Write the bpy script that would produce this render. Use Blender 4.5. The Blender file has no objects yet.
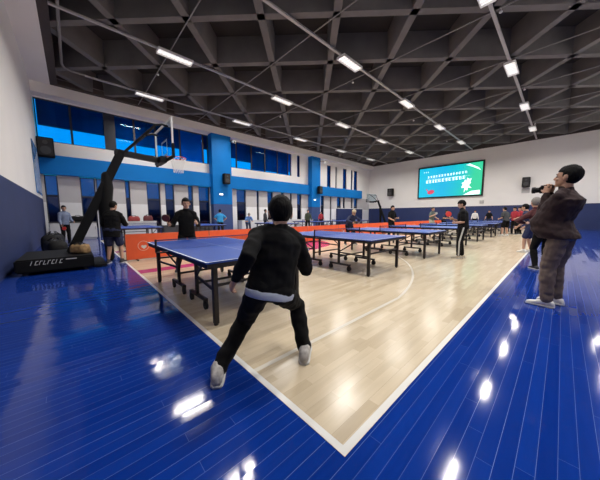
import bpy, bmesh, math, random
from mathutils import Vector, Matrix, noise, Quaternion
random.seed(7)
PI = math.pi
S = bpy.context.scene
COL = S.collection
V = Vector

# ------------------------------------------------------------------ camera, world, exposure
cd = bpy.data.cameras.new('camera'); cam = bpy.data.objects.new('camera', cd); COL.objects.link(cam)
cd.sensor_fit = 'HORIZONTAL'; cd.sensor_width = 36.0; cd.lens = 243.14 / 600 * 36; cd.clip_start = .05; cd.clip_end = 300
r_ = V((0.68126193, 0.73203281, -0.00318535)); u_ = V((-0.07190586, 0.07124779, 0.99486346)); f_ = V((-0.72849964, 0.67753356, -0.10117585))
cam.matrix_world = Matrix(((r_.x, u_.x, -f_.x, 0), (r_.y, u_.y, -f_.y, 0), (r_.z, u_.z, -f_.z, 1.25), (0, 0, 0, 1)))
S.camera = cam
S.view_settings.view_transform = 'Standard'; S.view_settings.look = 'None'
S.view_settings.exposure = 0.0; S.view_settings.gamma = 1.0
LAMP_W = 176.0          # watts of each ceiling lamp
SKY = 1.0

w = bpy.data.worlds.new('dusk_sky'); S.world = w; w.use_nodes = True
nt = w.node_tree; nt.nodes.clear()
tc = nt.nodes.new('ShaderNodeTexCoord'); sx = nt.nodes.new('ShaderNodeSeparateXYZ'); rp = nt.nodes.new('ShaderNodeValToRGB')
bg = nt.nodes.new('ShaderNodeBackground'); ow = nt.nodes.new('ShaderNodeOutputWorld')
nt.links.new(tc.outputs['Generated'], sx.inputs[0]); nt.links.new(sx.outputs['Z'], rp.inputs[0])
nt.links.new(rp.outputs[0], bg.inputs[0]); nt.links.new(bg.outputs[0], ow.inputs[0]); bg.inputs[1].default_value = SKY
e = rp.color_ramp.elements
e[0].position = 0.0; e[0].color = (.01, .03, .10, 1); e[1].position = .03; e[1].color = (.006, .54, 1.0, 1)
x_ = e.new(.35); x_.color = (.003, .45, .95, 1)

# ------------------------------------------------------------------ materials
MATS = {}
def M(name, col, rough=.5, metal=0, var=0, scale=8, emit=None, spec=.5, bump=0, alpha=1, coat=0, stretch=(1, 1, 1)):
    if name in MATS: return MATS[name]
    m = bpy.data.materials.new(name); m.use_nodes = True; MATS[name] = m
    n = m.node_tree.nodes; l = m.node_tree.links; b = n['Principled BSDF']
    b.inputs['Base Color'].default_value = (*col, 1); b.inputs['Roughness'].default_value = rough; b.inputs['Metallic'].default_value = metal
    b.inputs['Specular IOR Level'].default_value = spec; b.inputs['Coat Weight'].default_value = coat; b.inputs['Alpha'].default_value = alpha
    if emit: b.inputs['Emission Color'].default_value = (*col, 1); b.inputs['Emission Strength'].default_value = emit
    if var or bump:
        t = n.new('ShaderNodeTexCoord'); mp = n.new('ShaderNodeMapping'); mp.inputs['Scale'].default_value = stretch
        l.new(t.outputs['Object'], mp.inputs[0])
        no = n.new('ShaderNodeTexNoise'); no.inputs['Scale'].default_value = scale; no.inputs['Detail'].default_value = 4; l.new(mp.outputs[0], no.inputs[0])
        if var:
            r = n.new('ShaderNodeValToRGB'); r.color_ramp.elements[0].position = .3; r.color_ramp.elements[1].position = .7
            r.color_ramp.elements[0].color = (*[c * (1 - var) for c in col], 1); r.color_ramp.elements[1].color = (*[min(1, c * (1 + var)) for c in col], 1)
            l.new(no.outputs['Fac'], r.inputs[0]); l.new(r.outputs[0], b.inputs['Base Color'])
        if bump:
            bu = n.new('ShaderNodeBump'); bu.inputs['Strength'].default_value = bump; bu.inputs['Distance'].default_value = .02
            l.new(no.outputs['Fac'], bu.inputs['Height']); l.new(bu.outputs[0], b.inputs['Normal'])
    return m

def planks(name, c1, c2, seam, rough, seamw=.0022, width=.0735, length=1.25, grain=.12, spec=.5, seamvar=.6, tilt=.004):
    """boards running along y: every row is shifted by its own amount, every board has its own tone and lies at a very slight tilt"""
    m = bpy.data.materials.new(name); m.use_nodes = True; n = m.node_tree.nodes; l = m.node_tree.links; b = n['Principled BSDF']
    def ma(op, *a):
        x = n.new('ShaderNodeMath'); x.operation = op
        for i, v in enumerate(a):
            if isinstance(v, (int, float)): x.inputs[i].default_value = v
            else: l.new(v, x.inputs[i])
        return x.outputs[0]
    t = n.new('ShaderNodeTexCoord'); sp = n.new('ShaderNodeSeparateXYZ'); l.new(t.outputs['Object'], sp.inputs[0])
    u = ma('DIVIDE', sp.outputs['X'], width); row = ma('FLOOR', u); fu = ma('FRACT', u)
    w1 = n.new('ShaderNodeTexWhiteNoise'); w1.noise_dimensions = '1D'; l.new(row, w1.inputs['W'])
    v = ma('ADD', ma('DIVIDE', sp.outputs['Y'], length), ma('MULTIPLY', w1.outputs['Value'], 7.3)); idx = ma('FLOOR', v); fv = ma('FRACT', v)
    cb = n.new('ShaderNodeCombineXYZ'); l.new(row, cb.inputs[0]); l.new(idx, cb.inputs[1])
    w2 = n.new('ShaderNodeTexWhiteNoise'); w2.noise_dimensions = '2D'; l.new(cb.outputs[0], w2.inputs['Vector'])
    du = ma('MULTIPLY', ma('SUBTRACT', .5, ma('ABSOLUTE', ma('SUBTRACT', fu, .5))), width); dv = ma('MULTIPLY', ma('SUBTRACT', .5, ma('ABSOLUTE', ma('SUBTRACT', fv, .5))), length)
    su = ma('LESS_THAN', du, seamw / 2); sv = ma('LESS_THAN', dv, seamw / 2)
    w3 = n.new('ShaderNodeTexWhiteNoise'); w3.noise_dimensions = '1D'; l.new(ma('ADD', ma('FLOOR', ma('ADD', u, .5)), 31.7), w3.inputs['W'])
    k = ma('MAXIMUM', ma('MULTIPLY', su, ma('ADD', 1 - seamvar, ma('MULTIPLY', w3.outputs['Value'], seamvar))), ma('MULTIPLY', sv, .45))
    mc = n.new('ShaderNodeMix'); mc.data_type = 'RGBA'; mc.inputs[6].default_value = (*c1, 1); mc.inputs[7].default_value = (*c2, 1); l.new(w2.outputs['Value'], mc.inputs[0])
    no = n.new('ShaderNodeTexNoise'); no.inputs['Scale'].default_value = 3; no.inputs['Detail'].default_value = 6
    mp2 = n.new('ShaderNodeMapping'); mp2.inputs['Scale'].default_value = (9, .8, 1); l.new(t.outputs['Object'], mp2.inputs[0]); l.new(mp2.outputs[0], no.inputs[0])
    mr = n.new('ShaderNodeMapRange'); mr.inputs['To Min'].default_value = 1 - grain; mr.inputs['To Max'].default_value = 1 + grain; l.new(no.outputs['Fac'], mr.inputs[0])
    mx = n.new('ShaderNodeMix'); mx.data_type = 'RGBA'; mx.blend_type = 'MULTIPLY'; mx.inputs[0].default_value = 1
    l.new(mc.outputs[2], mx.inputs[6]); l.new(mr.outputs[0], mx.inputs[7])
    ms = n.new('ShaderNodeMix'); ms.data_type = 'RGBA'; l.new(k, ms.inputs[0]); l.new(mx.outputs[2], ms.inputs[6]); ms.inputs[7].default_value = (*seam, 1)
    l.new(ms.outputs[2], b.inputs['Base Color'])
    n3 = n.new('ShaderNodeTexNoise'); n3.inputs['Scale'].default_value = 1.1; n3.inputs['Detail'].default_value = 3; l.new(t.outputs['Object'], n3.inputs[0])
    l.new(ma('ADD', rough * .75, ma('MULTIPLY', n3.outputs['Fac'], rough * .5)), b.inputs['Roughness']); b.inputs['Specular IOR Level'].default_value = spec
    # board tilt: each board leans a fraction of a degree
    vm = n.new('ShaderNodeVectorMath'); vm.operation = 'SUBTRACT'; l.new(w2.outputs['Color'], vm.inputs[0]); vm.inputs[1].default_value = (.5, .5, .5)
    v2 = n.new('ShaderNodeVectorMath'); v2.operation = 'MULTIPLY'; l.new(vm.outputs[0], v2.inputs[0]); v2.inputs[1].default_value = (tilt * 2, tilt * 2, 0)
    ge = n.new('ShaderNodeNewGeometry'); v3 = n.new('ShaderNodeVectorMath'); v3.operation = 'ADD'; l.new(ge.outputs['Normal'], v3.inputs[0]); l.new(v2.outputs[0], v3.inputs[1])
    v4 = n.new('ShaderNodeVectorMath'); v4.operation = 'NORMALIZE'; l.new(v3.outputs[0], v4.inputs[0]); l.new(v4.outputs[0], b.inputs['Normal'])
    return m

def glass(name, tint, fac=.10):
    m = bpy.data.materials.new(name); m.use_nodes = True; n = m.node_tree.nodes; l = m.node_tree.links; n.clear()
    o = n.new('ShaderNodeOutputMaterial'); mx = n.new('ShaderNodeMixShader'); t = n.new('ShaderNodeBsdfTransparent'); g = n.new('ShaderNodeBsdfGlossy')
    t.inputs[0].default_value = (*tint, 1); g.inputs['Roughness'].default_value = .03; mx.inputs[0].default_value = fac
    l.new(t.outputs[0], mx.inputs[1]); l.new(g.outputs[0], mx.inputs[2]); l.new(mx.outputs[0], o.inputs[0])
    MATS[name] = m; return m

WOOD = planks('maple_planks', (.585, .49, .35), (.49, .40, .275), (.34, .27, .18), .22, length=.62, spec=.35, seamvar=.9, tilt=.010, seamw=.0016)
BLUEW = planks('blue_painted_planks', (.0035, .025, .20), (.005, .033, .24), (.11, .18, .44), .085, length=1.9, seamw=.0024, spec=.21, tilt=.013)
WHITE = M('white_wall_paint', (.80, .775, .745), .85, var=.03, scale=.6)
WHITE2 = M('grey_panel_paint', (.52, .505, .51), .8, var=.04, scale=1.2)
WHITE3 = M('white_dado_panel', (.80, .80, .81), .6, var=.02, scale=1)
NAVY = M('navy_dado_paint', (.018, .032, .115), .6, var=.1, scale=1)
BBLUE = M('bright_blue_panel', (.001, .165, .52), .55, var=.06, scale=.7, spec=.2)
CEIL = M('dark_ceiling_paint', (.024, .022, .022), .9, var=.15, scale=1)
BEAM = M('grey_beam_paint', (.135, .127, .123), .85, var=.12, scale=1.5)
TRIMD = M('dark_brown_trim', (.05, .038, .034), .7, var=.1)
LINE = M('white_court_line', (.68, .67, .64), .3)
LINE2 = M('worn_white_arc', (.60, .56, .48), .3)
MAGENTA = M('magenta_court_paint', (.36, .035, .17), .22, var=.08, scale=2)
FRAME = M('dark_window_frame', (.012, .016, .03), .4)
REFL_TONE = M('navy_reflection_tone', (.004, .03, .15), .6, var=.35, scale=1.2, stretch=(1, 1, .2))  # sheet added behind panes, its navy imitates the dark ceiling reflected in them
PANE = glass('blue_window_glass', (.25, .80, 1.0), .012)
PANE_LOW = glass('dark_tinted_glass', (.04, .11, .20), .04)
PANE_MID = glass('mid_blue_glass', (.06, .30, .46), .04)
DIM_TONE = M('blue_dimming_tone', (.008, .12, .42), .6, var=.2, scale=1.2)  # sheet added behind panes without a blind, to lower their brightness
CLEAR = glass('clear_backboard_glass', (.80, .88, .92), .10)
BLACK = M('black_metal', (.008, .008, .009), .5, spec=.3)
BLACKV = M('black_vinyl_padding', (.005, .005, .0055), .7, spec=.2, bump=.15, scale=20)
RUBBER = M('black_rubber', (.014, .013, .013), .7)
LAMPW = M('white_lamp_housing', (.75, .75, .74), .4)
STEEL = M('galvanised_track', (.42, .41, .40), .45, metal=.3)
DIFF = M('lamp_diffuser', (1.0, .98, .95), .4, emit=.8)
TTBLUE = M('blue_table_top', (.014, .058, .32), .42, var=.05, scale=3)
TTLINE = M('table_white_line', (.75, .78, .82), .4)
STEELB = M('dark_table_steel', (.012, .009, .010), .45)
ORANGE = M('orange_barrier_fabric', (.80, .105, .028), .65, var=.05, scale=4)
LOGOW = M('pale_barrier_print', (.88, .50, .38), .6)
SKINM = M('skin', (.52, .30, .205), .5, var=.08, scale=14)
SKIND = M('tanned_skin', (.44, .25, .17), .5, var=.08, scale=14)
HAIRB = M('black_hair', (.004, .0035, .0035), .7, spec=.15, bump=.6, scale=60, stretch=(1, 1, .3))
HAIRG = M('greying_hair', (.22, .20, .18), .6, bump=.6, scale=60, stretch=(1, 1, .3))
HAIRY = M('blond_hair', (.55, .46, .28), .55, bump=.5, scale=60)
EYE = M('dark_eye', (.02, .015, .012), .2)
LIP = M('lip', (.38, .14, .11), .5)

# ------------------------------------------------------------------ mesh helpers
def frame_of(d):
    d = d.normalized(); a = V((0, 0, 1)) if abs(d.z) < .9 else V((1, 0, 0))
    x = d.cross(a).normalized(); return x, x.cross(d).normalized()
def box(bm, lo, hi, bev=0, mat=None):
    lo = V(lo); hi = V(hi); c = (lo + hi) / 2; s = hi - lo
    b2 = bmesh.new(); bmesh.ops.create_cube(b2, size=1)
    for v in b2.verts: v.co = V((v.co.x * s.x, v.co.y * s.y, v.co.z * s.z))
    if bev: bmesh.ops.bevel(b2, geom=b2.edges[:], offset=bev, segments=2, affect='EDGES')
    T = (mat or Matrix()) @ Matrix.Translation(c)
    merge(bm, b2, T)
def merge(bm, b2, T=None):
    mp = {}
    for v in b2.verts: mp[v] = bm.verts.new(T @ v.co if T else v.co)
    for f in b2.faces:
        nf = bm.faces.new([mp[v] for v in f.verts]); nf.smooth = f.smooth
    b2.free()
def rings(bm, rs, smooth=True, n=14, power=1.0):
    """rs: list of (centre, axis a vec, axis b vec) -> closed lofted tube"""
    L = []
    for c, a, b in rs:
        row = []
        for k in range(n):
            t = 2 * PI * k / n; ct, st = math.cos(t), math.sin(t)
            if power != 1: ct = math.copysign(abs(ct) ** power, ct); st = math.copysign(abs(st) ** power, st)
            row.append(bm.verts.new(V(c) + V(a) * ct + V(b) * st))
        L.append(row)
    for i in range(len(L) - 1):
        for k in range(n):
            f = bm.faces.new((L[i][k], L[i][(k + 1) % n], L[i + 1][(k + 1) % n], L[i + 1][k])); f.smooth = smooth
    for row, rev in ((L[0], True), (L[-1], False)):
        f = bm.faces.new(row[::-1] if rev else row); f.smooth = smooth
def limb(bm, pts, rad, n=12, flat=None):
    """tapered capsule chain through pts with radii; flat=(axis vec, factor) squashes along an axis"""
    pts = [V(p) for p in pts]; rs = []
    def ring(c, d, r):
        x, y = frame_of(d); return (c, x * r, y * r)
    d0 = (pts[1] - pts[0]).normalized(); d1 = (pts[-1] - pts[-2]).normalized()
    for a in (80, 50, 22): t = math.radians(a); rs.append(ring(pts[0] - d0 * rad[0] * math.sin(t), d0, rad[0] * math.cos(t)))
    # keep a consistent frame along the chain
    for i, p in enumerate(pts):
        d = d0 if i == 0 else d1 if i == len(pts) - 1 else ((pts[i + 1] - p).normalized() + (p - pts[i - 1]).normalized()).normalized()
        rs.append(ring(p, d, rad[i]))
    for a in (22, 50, 80): t = math.radians(a); rs.append(ring(pts[-1] + d1 * rad[-1] * math.sin(t), d1, rad[-1] * math.cos(t)))
    # remove twist between successive frames
    out = [rs[0]]
    for c, x, y in rs[1:]:
        pc, px, py = out[-1]; nrm = x.cross(y).normalized(); r = x.length
        x2 = px - nrm * px.dot(nrm)
        x2 = x2.normalized() * r if x2.length > 1e-6 else x
        out.append((c, x2, nrm.cross(x2).normalized() * r))
    if flat:
        ax, f = V(flat[0]).normalized(), flat[1]
        out = [(c, x - ax * x.dot(ax) * (1 - f), y - ax * y.dot(ax) * (1 - f)) for c, x, y in out]
    rings(bm, out, n=n)
def tube(bm, pts, r, n=8): limb(bm, pts, [r] * len(pts), n=n)
def bar(bm, p0, p1, wx, wy=None, up=(0, 0, 1), bev=0):
    """square-section bar"""
    p0, p1 = V(p0), V(p1); wy = wy or wx; d = (p1 - p0); L = d.length; d.normalize(); upv = V(up)
    if abs(d.dot(upv)) > .95: upv = V((1, 0, 0))
    x = d.cross(upv).normalized(); y = x.cross(d)
    T = Matrix(((x.x, y.x, d.x, p0.x), (x.y, y.y, d.y, p0.y), (x.z, y.z, d.z, p0.z), (0, 0, 0, 1)))
    box(bm, (-wx / 2, -wy / 2, 0), (wx / 2, wy / 2, L), bev, T)
def cyl(bm, p0, p1, r, n=20, r1=None):
    p0, p1 = V(p0), V(p1); x, y = frame_of(p1 - p0); r1 = r if r1 is None else r1
    a = [bm.verts.new(p0 + x * r * math.cos(2 * PI * k / n) + y * r * math.sin(2 * PI * k / n)) for k in range(n)]
    b = [bm.verts.new(p1 + x * r1 * math.cos(2 * PI * k / n) + y * r1 * math.sin(2 * PI * k / n)) for k in range(n)]
    for k in range(n):
        f = bm.faces.new((a[k], b[k], b[(k + 1) % n], a[(k + 1) % n])[::-1]); f.smooth = True
    bm.faces.new(a[::-1]); bm.faces.new(b)
def ball(bm, c, ax, seg=16, rr=12, R=None):
    b2 = bmesh.new(); bmesh.ops.create_uvsphere(b2, u_segments=seg, v_segments=rr, radius=1)
    for f in b2.faces: f.smooth = True
    T = Matrix.Translation(V(c)) @ (R.to_4x4() if R else Matrix()) @ Matrix.Diagonal((*ax, 1))
    merge(bm, b2, T)
def torus(bm, c, R, r, axis=(0, 0, 1), n=32, m=8, a0=0, a1=2 * PI):
    x, y = frame_of(V(axis)); z = V(axis).normalized(); full = abs(a1 - a0 - 2 * PI) < 1e-6
    L = []
    for i in range(n if full else n + 1):
        t = a0 + (a1 - a0) * i / n; d = x * math.cos(t) + y * math.sin(t)
        L.append([bm.verts.new(V(c) + d * (R + r * math.cos(2 * PI * k / m)) + z * r * math.sin(2 * PI * k / m)) for k in range(m)])
    for i in range(len(L) if full else len(L) - 1):
        A, B = L[i], L[(i + 1) % len(L)]
        for k in range(m):
            f = bm.faces.new((A[k], B[k], B[(k + 1) % m], A[(k + 1) % m])); f.smooth = True
def poly(bm, pts, th=None, nrm=None):
    """flat polygon, optionally thickened along nrm"""
    a = [bm.verts.new(V(p)) for p in pts]; bm.faces.new(a)
    if th:
        b = [bm.verts.new(V(p) - V(nrm) * th) for p in pts]; bm.faces.new(b[::-1]); n = len(a)
        for k in range(n): bm.faces.new((a[(k + 1) % n], a[k], b[k], b[(k + 1) % n]))
def obj(name, bm, mat, parent=None, me=None):
    if me is None:
        me = bpy.data.meshes.new(name)
        bmesh.ops.recalc_face_normals(bm, faces=bm.faces[:]); bm.to_mesh(me); bm.free()
        me.materials.append(mat)
    o = bpy.data.objects.new(name, me); COL.objects.link(o)
    if parent: o.parent = parent
    return o
def B(): return bmesh.new()
def boxes(name, mat, parent, *bs, bev=0):
    bm = B()
    for lo, hi in bs: box(bm, lo, hi, bev)
    return obj(name, bm, mat, parent)
def thing(name, label, cat, loc=(0, 0, 0), rz=0, group=None):
    o = bpy.data.objects.new(name, None); COL.objects.link(o); o.empty_display_size = .2
    o.location = loc; o.rotation_euler = (0, 0, rz); o['label'] = label; o['category'] = cat
    if group: o['group'] = group
    return o
def tag(o, label, cat, group=None):
    o['label'] = label; o['category'] = cat
    if group: o['group'] = group
    return o
def struct(o): o['kind'] = 'structure'; return o
def dup(root, loc, rz, label, group=None):
    def rec(o, par):
        c = o.copy(); COL.objects.link(c)
        if par: c.parent = par
        for ch in list(o.children): rec(ch, c)
        return c
    r = rec(root, None); r.location = loc; r.rotation_euler = (0, 0, rz); r['label'] = label
    if group: r['group'] = group
    return r

# ------------------------------------------------------------------ structure: floor
XL, XR, YB, YE = -18.9, 3.2, 30.99, -1.1
ZC = 7.925                               # underside of the ceiling beams
floor = struct(boxes('floor', BLUEW, None, ((XL - .4, YE - .3, -.2), (XR + .3, YB + .3, 0))))
SX, BX, EX, FY = -.68, .945, -16.1, 28.95   # right sideline, baseline, left sideline, far baseline (outer edges)
boxes('court_boards', WOOD, floor, ((EX, BX, -.01), (SX, FY, .0015)))
lw = .045
bm = B()
def strip(bm, x0, y0, x1, y1, z=.003): poly(bm, [(x0, y0, z), (x1, y0, z), (x1, y1, z), (x0, y1, z)])
strip(bm, EX, BX, SX, BX + lw); strip(bm, SX - lw, BX + lw, SX, FY); strip(bm, EX, BX + lw, EX + lw, FY); strip(bm, EX + lw, FY - lw, SX - lw, FY)
CXc, HY = -8.39, BX + 1.575
obj('court_line', bm, LINE, floor); bm = B()
# three-point line: straight run and arc
x3 = SX - .9; yj = HY + math.sqrt(6.88 ** 2 - (x3 - CXc) ** 2)
strip(bm, x3 - lw, BX + lw, x3, yj); strip(bm, 2 * CXc - x3, BX + lw, 2 * CXc - x3 + lw, yj)
a0 = math.atan2(yj - HY, x3 - CXc); N = 80
for i in range(N):
    t0 = a0 + (PI - 2 * a0) * i / N; t1 = a0 + (PI - 2 * a0) * (i + 1) / N
    poly(bm, [(CXc + R * math.cos(t), HY + R * math.sin(t), .003) for R, t in ((6.84, t0), (6.88, t0), (6.88, t1), (6.84, t1))])
obj('court_arc', bm, LINE2, floor)
bm = B()
strip(bm, -6.55, BX + lw, -6.12, BX + 5.85, .0025); strip(bm, 2 * CXc + 6.12, BX + lw, 2 * CXc + 6.55, BX + 5.85, .0025)
poly(bm, [(CXc + 2.1 * math.cos(PI * i / 40), BX + 5.8 + 2.1 * math.sin(PI * i / 40), .0022) for i in range(41)])
obj('key_marking', bm, MAGENTA, floor)

# ------------------------------------------------------------------ structure: left wall
K = 18.9 / 18.7
yy = lambda y: y * K
zz = lambda z: 1.25 + (z - 1.25) * K
ZB0, ZB1 = 3.46, 4.46       # bright blue band
ZW0, ZW1 = 5.20, 7.36       # clerestory windows
ZD = 2.0
XO = XL - .3
low = [(-.97, -.46), (.43, 1.09), (1.13, 1.76), (2.51, 2.77), (3.67, 4.46), (4.76, 5.34), (6.28, 6.63), (7.03, 7.87), (10.16, 11.05), (12.13, 12.37), (13.3, 13.93), (14.89, 15.27), (16.04, 16.31), (16.99, 17.62), (20.61, 21.16), (22.21, 22.49), (23.52, 24.3), (24.7, 25.11), (26.38, 26.75), (27.04, 27.84)]
low = [(yy(a), yy(b)) for a, b in low]
bw, bg_, bn = B(), B(), B()
y = YE
for a, b in low + [(YB, YB)]:
    if a - y > .02:
        box(bg_, (XO, y, ZD), (XL, a, ZB0)); box(bw, (XO, y, 0), (XL + .012, a, ZD))
    y = b
wl = obj('wall_left', bg_, WHITE2); struct(wl)
obj('dado_panel', bw, WHITE3, wl)
# sills under low windows, band, clerestory band
boxes('sill_wall', NAVY, wl, *[((XO, a, 0), (XL, b, .55)) for a, b in low])
boxes('upper_wall', WHITE, wl, ((XO, YE, ZB1), (XL, 20.0, ZW0)), ((XO, YE, ZW1), (XL, 20.0, ZC + .3)), ((XO, yy(16.28), ZW0), (XL, yy(17.02), ZW1)), ((XO, yy(17.43), ZW0), (XL, 20.0, ZW1)))
boxes('fascia', WHITE, wl, ((XL, YE, 7.42), (-18.31, YB, ZC)))
struts = [(21.65, 22.35), (23.18, 23.46), (24.63, 25.38), (26.29, 26.66), (26.94, 27.73)]
struts = [(yy(a), yy(b)) for a, b in struts]
bm = B(); y = 20.0
for a, b in struts + [(YB, YB)]:
    box(bm, (XO, y, ZB0), (XL, a, 7.0)); y = b
box(bm, (XO, 20.0, 7.0), (XL, YB, ZC + .3)); obj('tall_pier', bm, WHITE, wl)
XBAND = XL + .32
boxes('blue_band', BBLUE, wl, ((XL, YE, ZB0), (XBAND, 8.0, ZB1)), ((XL, 9.57, ZB0), (XBAND, 18.79, ZB1)), ((XL, 20.11, ZB0), (XBAND, 28.7, ZB1)))
for y0, y1 in ((8.0, 9.57), (18.79, 20.11)):
    c = boxes('wall_column', BBLUE, wl, ((XL - .1, y0, 2.13), (-18.31, y1, 7.42)), bev=.01)
    boxes('column_base', M('slate_blue_paint', (.035, .065, .19), .5, var=.08), wl, ((XL - .1, y0, 0), (-18.308, y1, 2.13)), bev=.01)

def window(y0, y1, z0, z1, n, sheets=None, mull=(), lowpane=False, transom=None, light=None):
    o = bpy.data.objects.new('window_%d' % n, None); COL.objects.link(o); o.location = (XL - .15, y0, z0); struct(o)
    W, Hh = y1 - y0, z1 - z0; t = .05; bm = B()
    box(bm, (-.05, 0, 0), (.05, t, Hh)); box(bm, (-.05, W - t, 0), (.05, W, Hh)); box(bm, (-.05, t, 0), (.05, W - t, t)); box(bm, (-.05, t, Hh - t), (.05, W - t, Hh))
    for m_ in mull: box(bm, (-.05, m_ - y0 - .05, t), (.05, m_ - y0 + .05, Hh - t))
    if transom: box(bm, (-.05, t, transom - z0 - .05), (.05, W - t, transom - z0 + .05))
    obj('window_frame', bm, FRAME, o)
    if transom:
        boxes('pane', PANE_LOW, o, ((-.008, t, t), (.008, W - t, transom - z0 - .05)))
        boxes('pane', PANE_MID, o, ((-.008, t, transom - z0 + .05), (.008, W - t, Hh - t)))
    else: boxes('pane', PANE_LOW if lowpane else PANE, o, ((-.008, t, t), (.008, W - t, Hh - t)))
    if sheets is not None:
        for (b0, b1, zb) in sheets: boxes('tone_sheet', REFL_TONE, o, ((-.032, b0 - y0 + .05, zb - z0), (-.016, b1 - y0 - .05, Hh - .05)))  # added dark sheets, stand in for reflections on the glass
    if light: boxes('tone_sheet', DIM_TONE, o, ((-.032, light[0] - y0 + .05, light[2] - z0), (-.016, light[1] - y0 - .05, Hh - .05)))  # added paler sheet that only dims the sky in this pane
    return o
# clerestory bays
zl = zz(5.74)
window(YE + .02, yy(1.77), ZW0, ZW1, 1, [(YE + .05, yy(.29), 6.02), (yy(.29), yy(1.77), 6.02)], (yy(.29),))
boxes('window_pier', FRAME, wl, ((XO, yy(1.77), ZW0), (XL - .1, yy(2.2), ZW1)))
window(yy(2.2), yy(7.54), ZW0, ZW1, 2, [(yy(2.2), yy(3.22), 6.0), (yy(3.22), yy(4.39), 5.75), (yy(4.39), yy(5.92), 6.0)], (yy(3.22), yy(4.39), yy(5.92)), light=(yy(5.92), yy(7.54), 5.3))
window(yy(7.54), 8.0, ZW0, ZW1, 3, [(yy(7.54), 8.0, 6.3)], ())
boxes('window_pier', FRAME, wl, ((XO, 8.0, ZW0), (XL - .05, yy(9.6), ZW1)))
window(yy(9.6), yy(16.28), ZW0, ZW1, 4, [(yy(9.6), yy(10.31), 6.0), (yy(10.31), yy(11.75), 5.85), (yy(11.75), yy(13.16), 5.3), (yy(13.16), yy(14.59), 5.35), (yy(14.59), yy(15.9), 5.3)], (yy(10.31), yy(11.75), yy(13.16), yy(14.59), yy(15.9)), light=(yy(15.9), yy(16.28), 5.6))
window(yy(17.02), yy(17.43), ZW0, ZW1, 5, [(yy(17.02), yy(17.43), 5.3)])
k = 6
for a, b in struts: window(a, b, ZB1, 7.0, k, [(a, b, 4.6)]); k += 1
for a, b in low: window(a, b, .55, ZB0, k, None, transom=2.35); k += 1

# ------------------------------------------------------------------ structure: other walls, trims, ceiling
wb = struct(boxes('wall_back', WHITE, None, ((XL - .3, YB, 2.146), (XR + .3, YB + .3, 9.2))))
boxes('dado_panel', NAVY, wb, ((XL - .3, YB - .015, 0), (XR + .3, YB + .3, 2.146)))
we = struct(boxes('wall_end', WHITE, None, ((XL - .3, YE - .3, 2.146), (XR + .3, YE, 9.2))))
boxes('dado_panel', NAVY, we, ((XL, YE - .3, 0), (XR + .3, YE + .012, 2.146)))
boxes('soffit', WHITE, we, ((-18.31, YE, ZC), (XR, -.37, ZC + .5)))
wr = struct(boxes('wall_right', WHITE, None, ((XR, YE, 2.146), (XR + .3, YB, 9.2))))
boxes('dado_panel', NAVY, wr, ((XR - .015, YE, 0), (XR + .3, YB, 2.146)))
ceil = struct(boxes('ceiling', CEIL, None, ((XL - .3, YE - .3, 9.05), (XR + .3, YB + .3, 9.3))))
bm = B()
s2 = math.sqrt(.5)
def clip(p, d, lo, hi):
    t0, t1 = -99, 99
    for i in range(2):
        if abs(d[i]) < 1e-9: continue
        a, b = (lo[i] - p[i]) / d[i], (hi[i] - p[i]) / d[i]
        t0, t1 = max(t0, min(a, b)), min(t1, max(a, b))
    return t0, t1
lo, hi = (-18.3, -.35), (XR, YB - .05)
SP = 2.58
# beams running along (1,1): constant a = (-x+y)/sqrt2 ; beams along (-1,1): constant b=(x+y)/sqrt2
for c0, nrm, d in ((11.55, (-s2, s2), (s2, s2)), (.95, (s2, s2), (-s2, s2))):
    for i in range(-14, 16):
        c = c0 + i * SP; p = (nrm[0] * c, nrm[1] * c); t0, t1 = clip(p, d, lo, hi)
        if t1 - t0 < .2: continue
        P0 = V((p[0] + d[0] * t0, p[1] + d[1] * t0, 0)); P1 = V((p[0] + d[0] * t1, p[1] + d[1] * t1, 0)); n3 = V((nrm[0], nrm[1], 0))
        z0, z1 = ZC + .06, 9.06
        vs = []
        for P in (P0, P1):
            vs.append([bm.verts.new(P + n3 * s + V((0, 0, z))) for s, z in ((-.13, z0), (.13, z0), (.17, z1), (-.17, z1))])
        for q in range(4): bm.faces.new((vs[0][q], vs[0][(q + 1) % 4], vs[1][(q + 1) % 4], vs[1][q]))
        bm.faces.new(vs[0][::-1]); bm.faces.new(vs[1])
obj('beam_grid', bm, BEAM, ceil)
t = struct(boxes('trim_1', TRIMD, None, ((-18.31, -.37, ZC), (-18.02, YB, 8.75)))); 
t = struct(boxes('trim_2', TRIMD, None, ((-18.02, -.37, ZC), (XR, -.10, 8.75))))
t = struct(boxes('trim_11', TRIMD, None, ((-18.0, YB - .2, ZC + .002), (XR, YB, 9.05))))
t = struct(boxes('wall_pad', NAVY, None, ((XL + .02, 23.6, 0), (XL + .3, 28.9, 2.05)))); t.name = 'baseboard_left'
boxes('ledge', WHITE3, t, ((XL + .02, 23.6, 2.05), (XL + .34, 28.9, 2.12)))
t = struct(boxes('trim_3', M('trim_edge', (.16, .14, .13), .5), None, ((-18.02, -.10, ZC + .25), (-17.99, YB, ZC + .29))))
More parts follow.
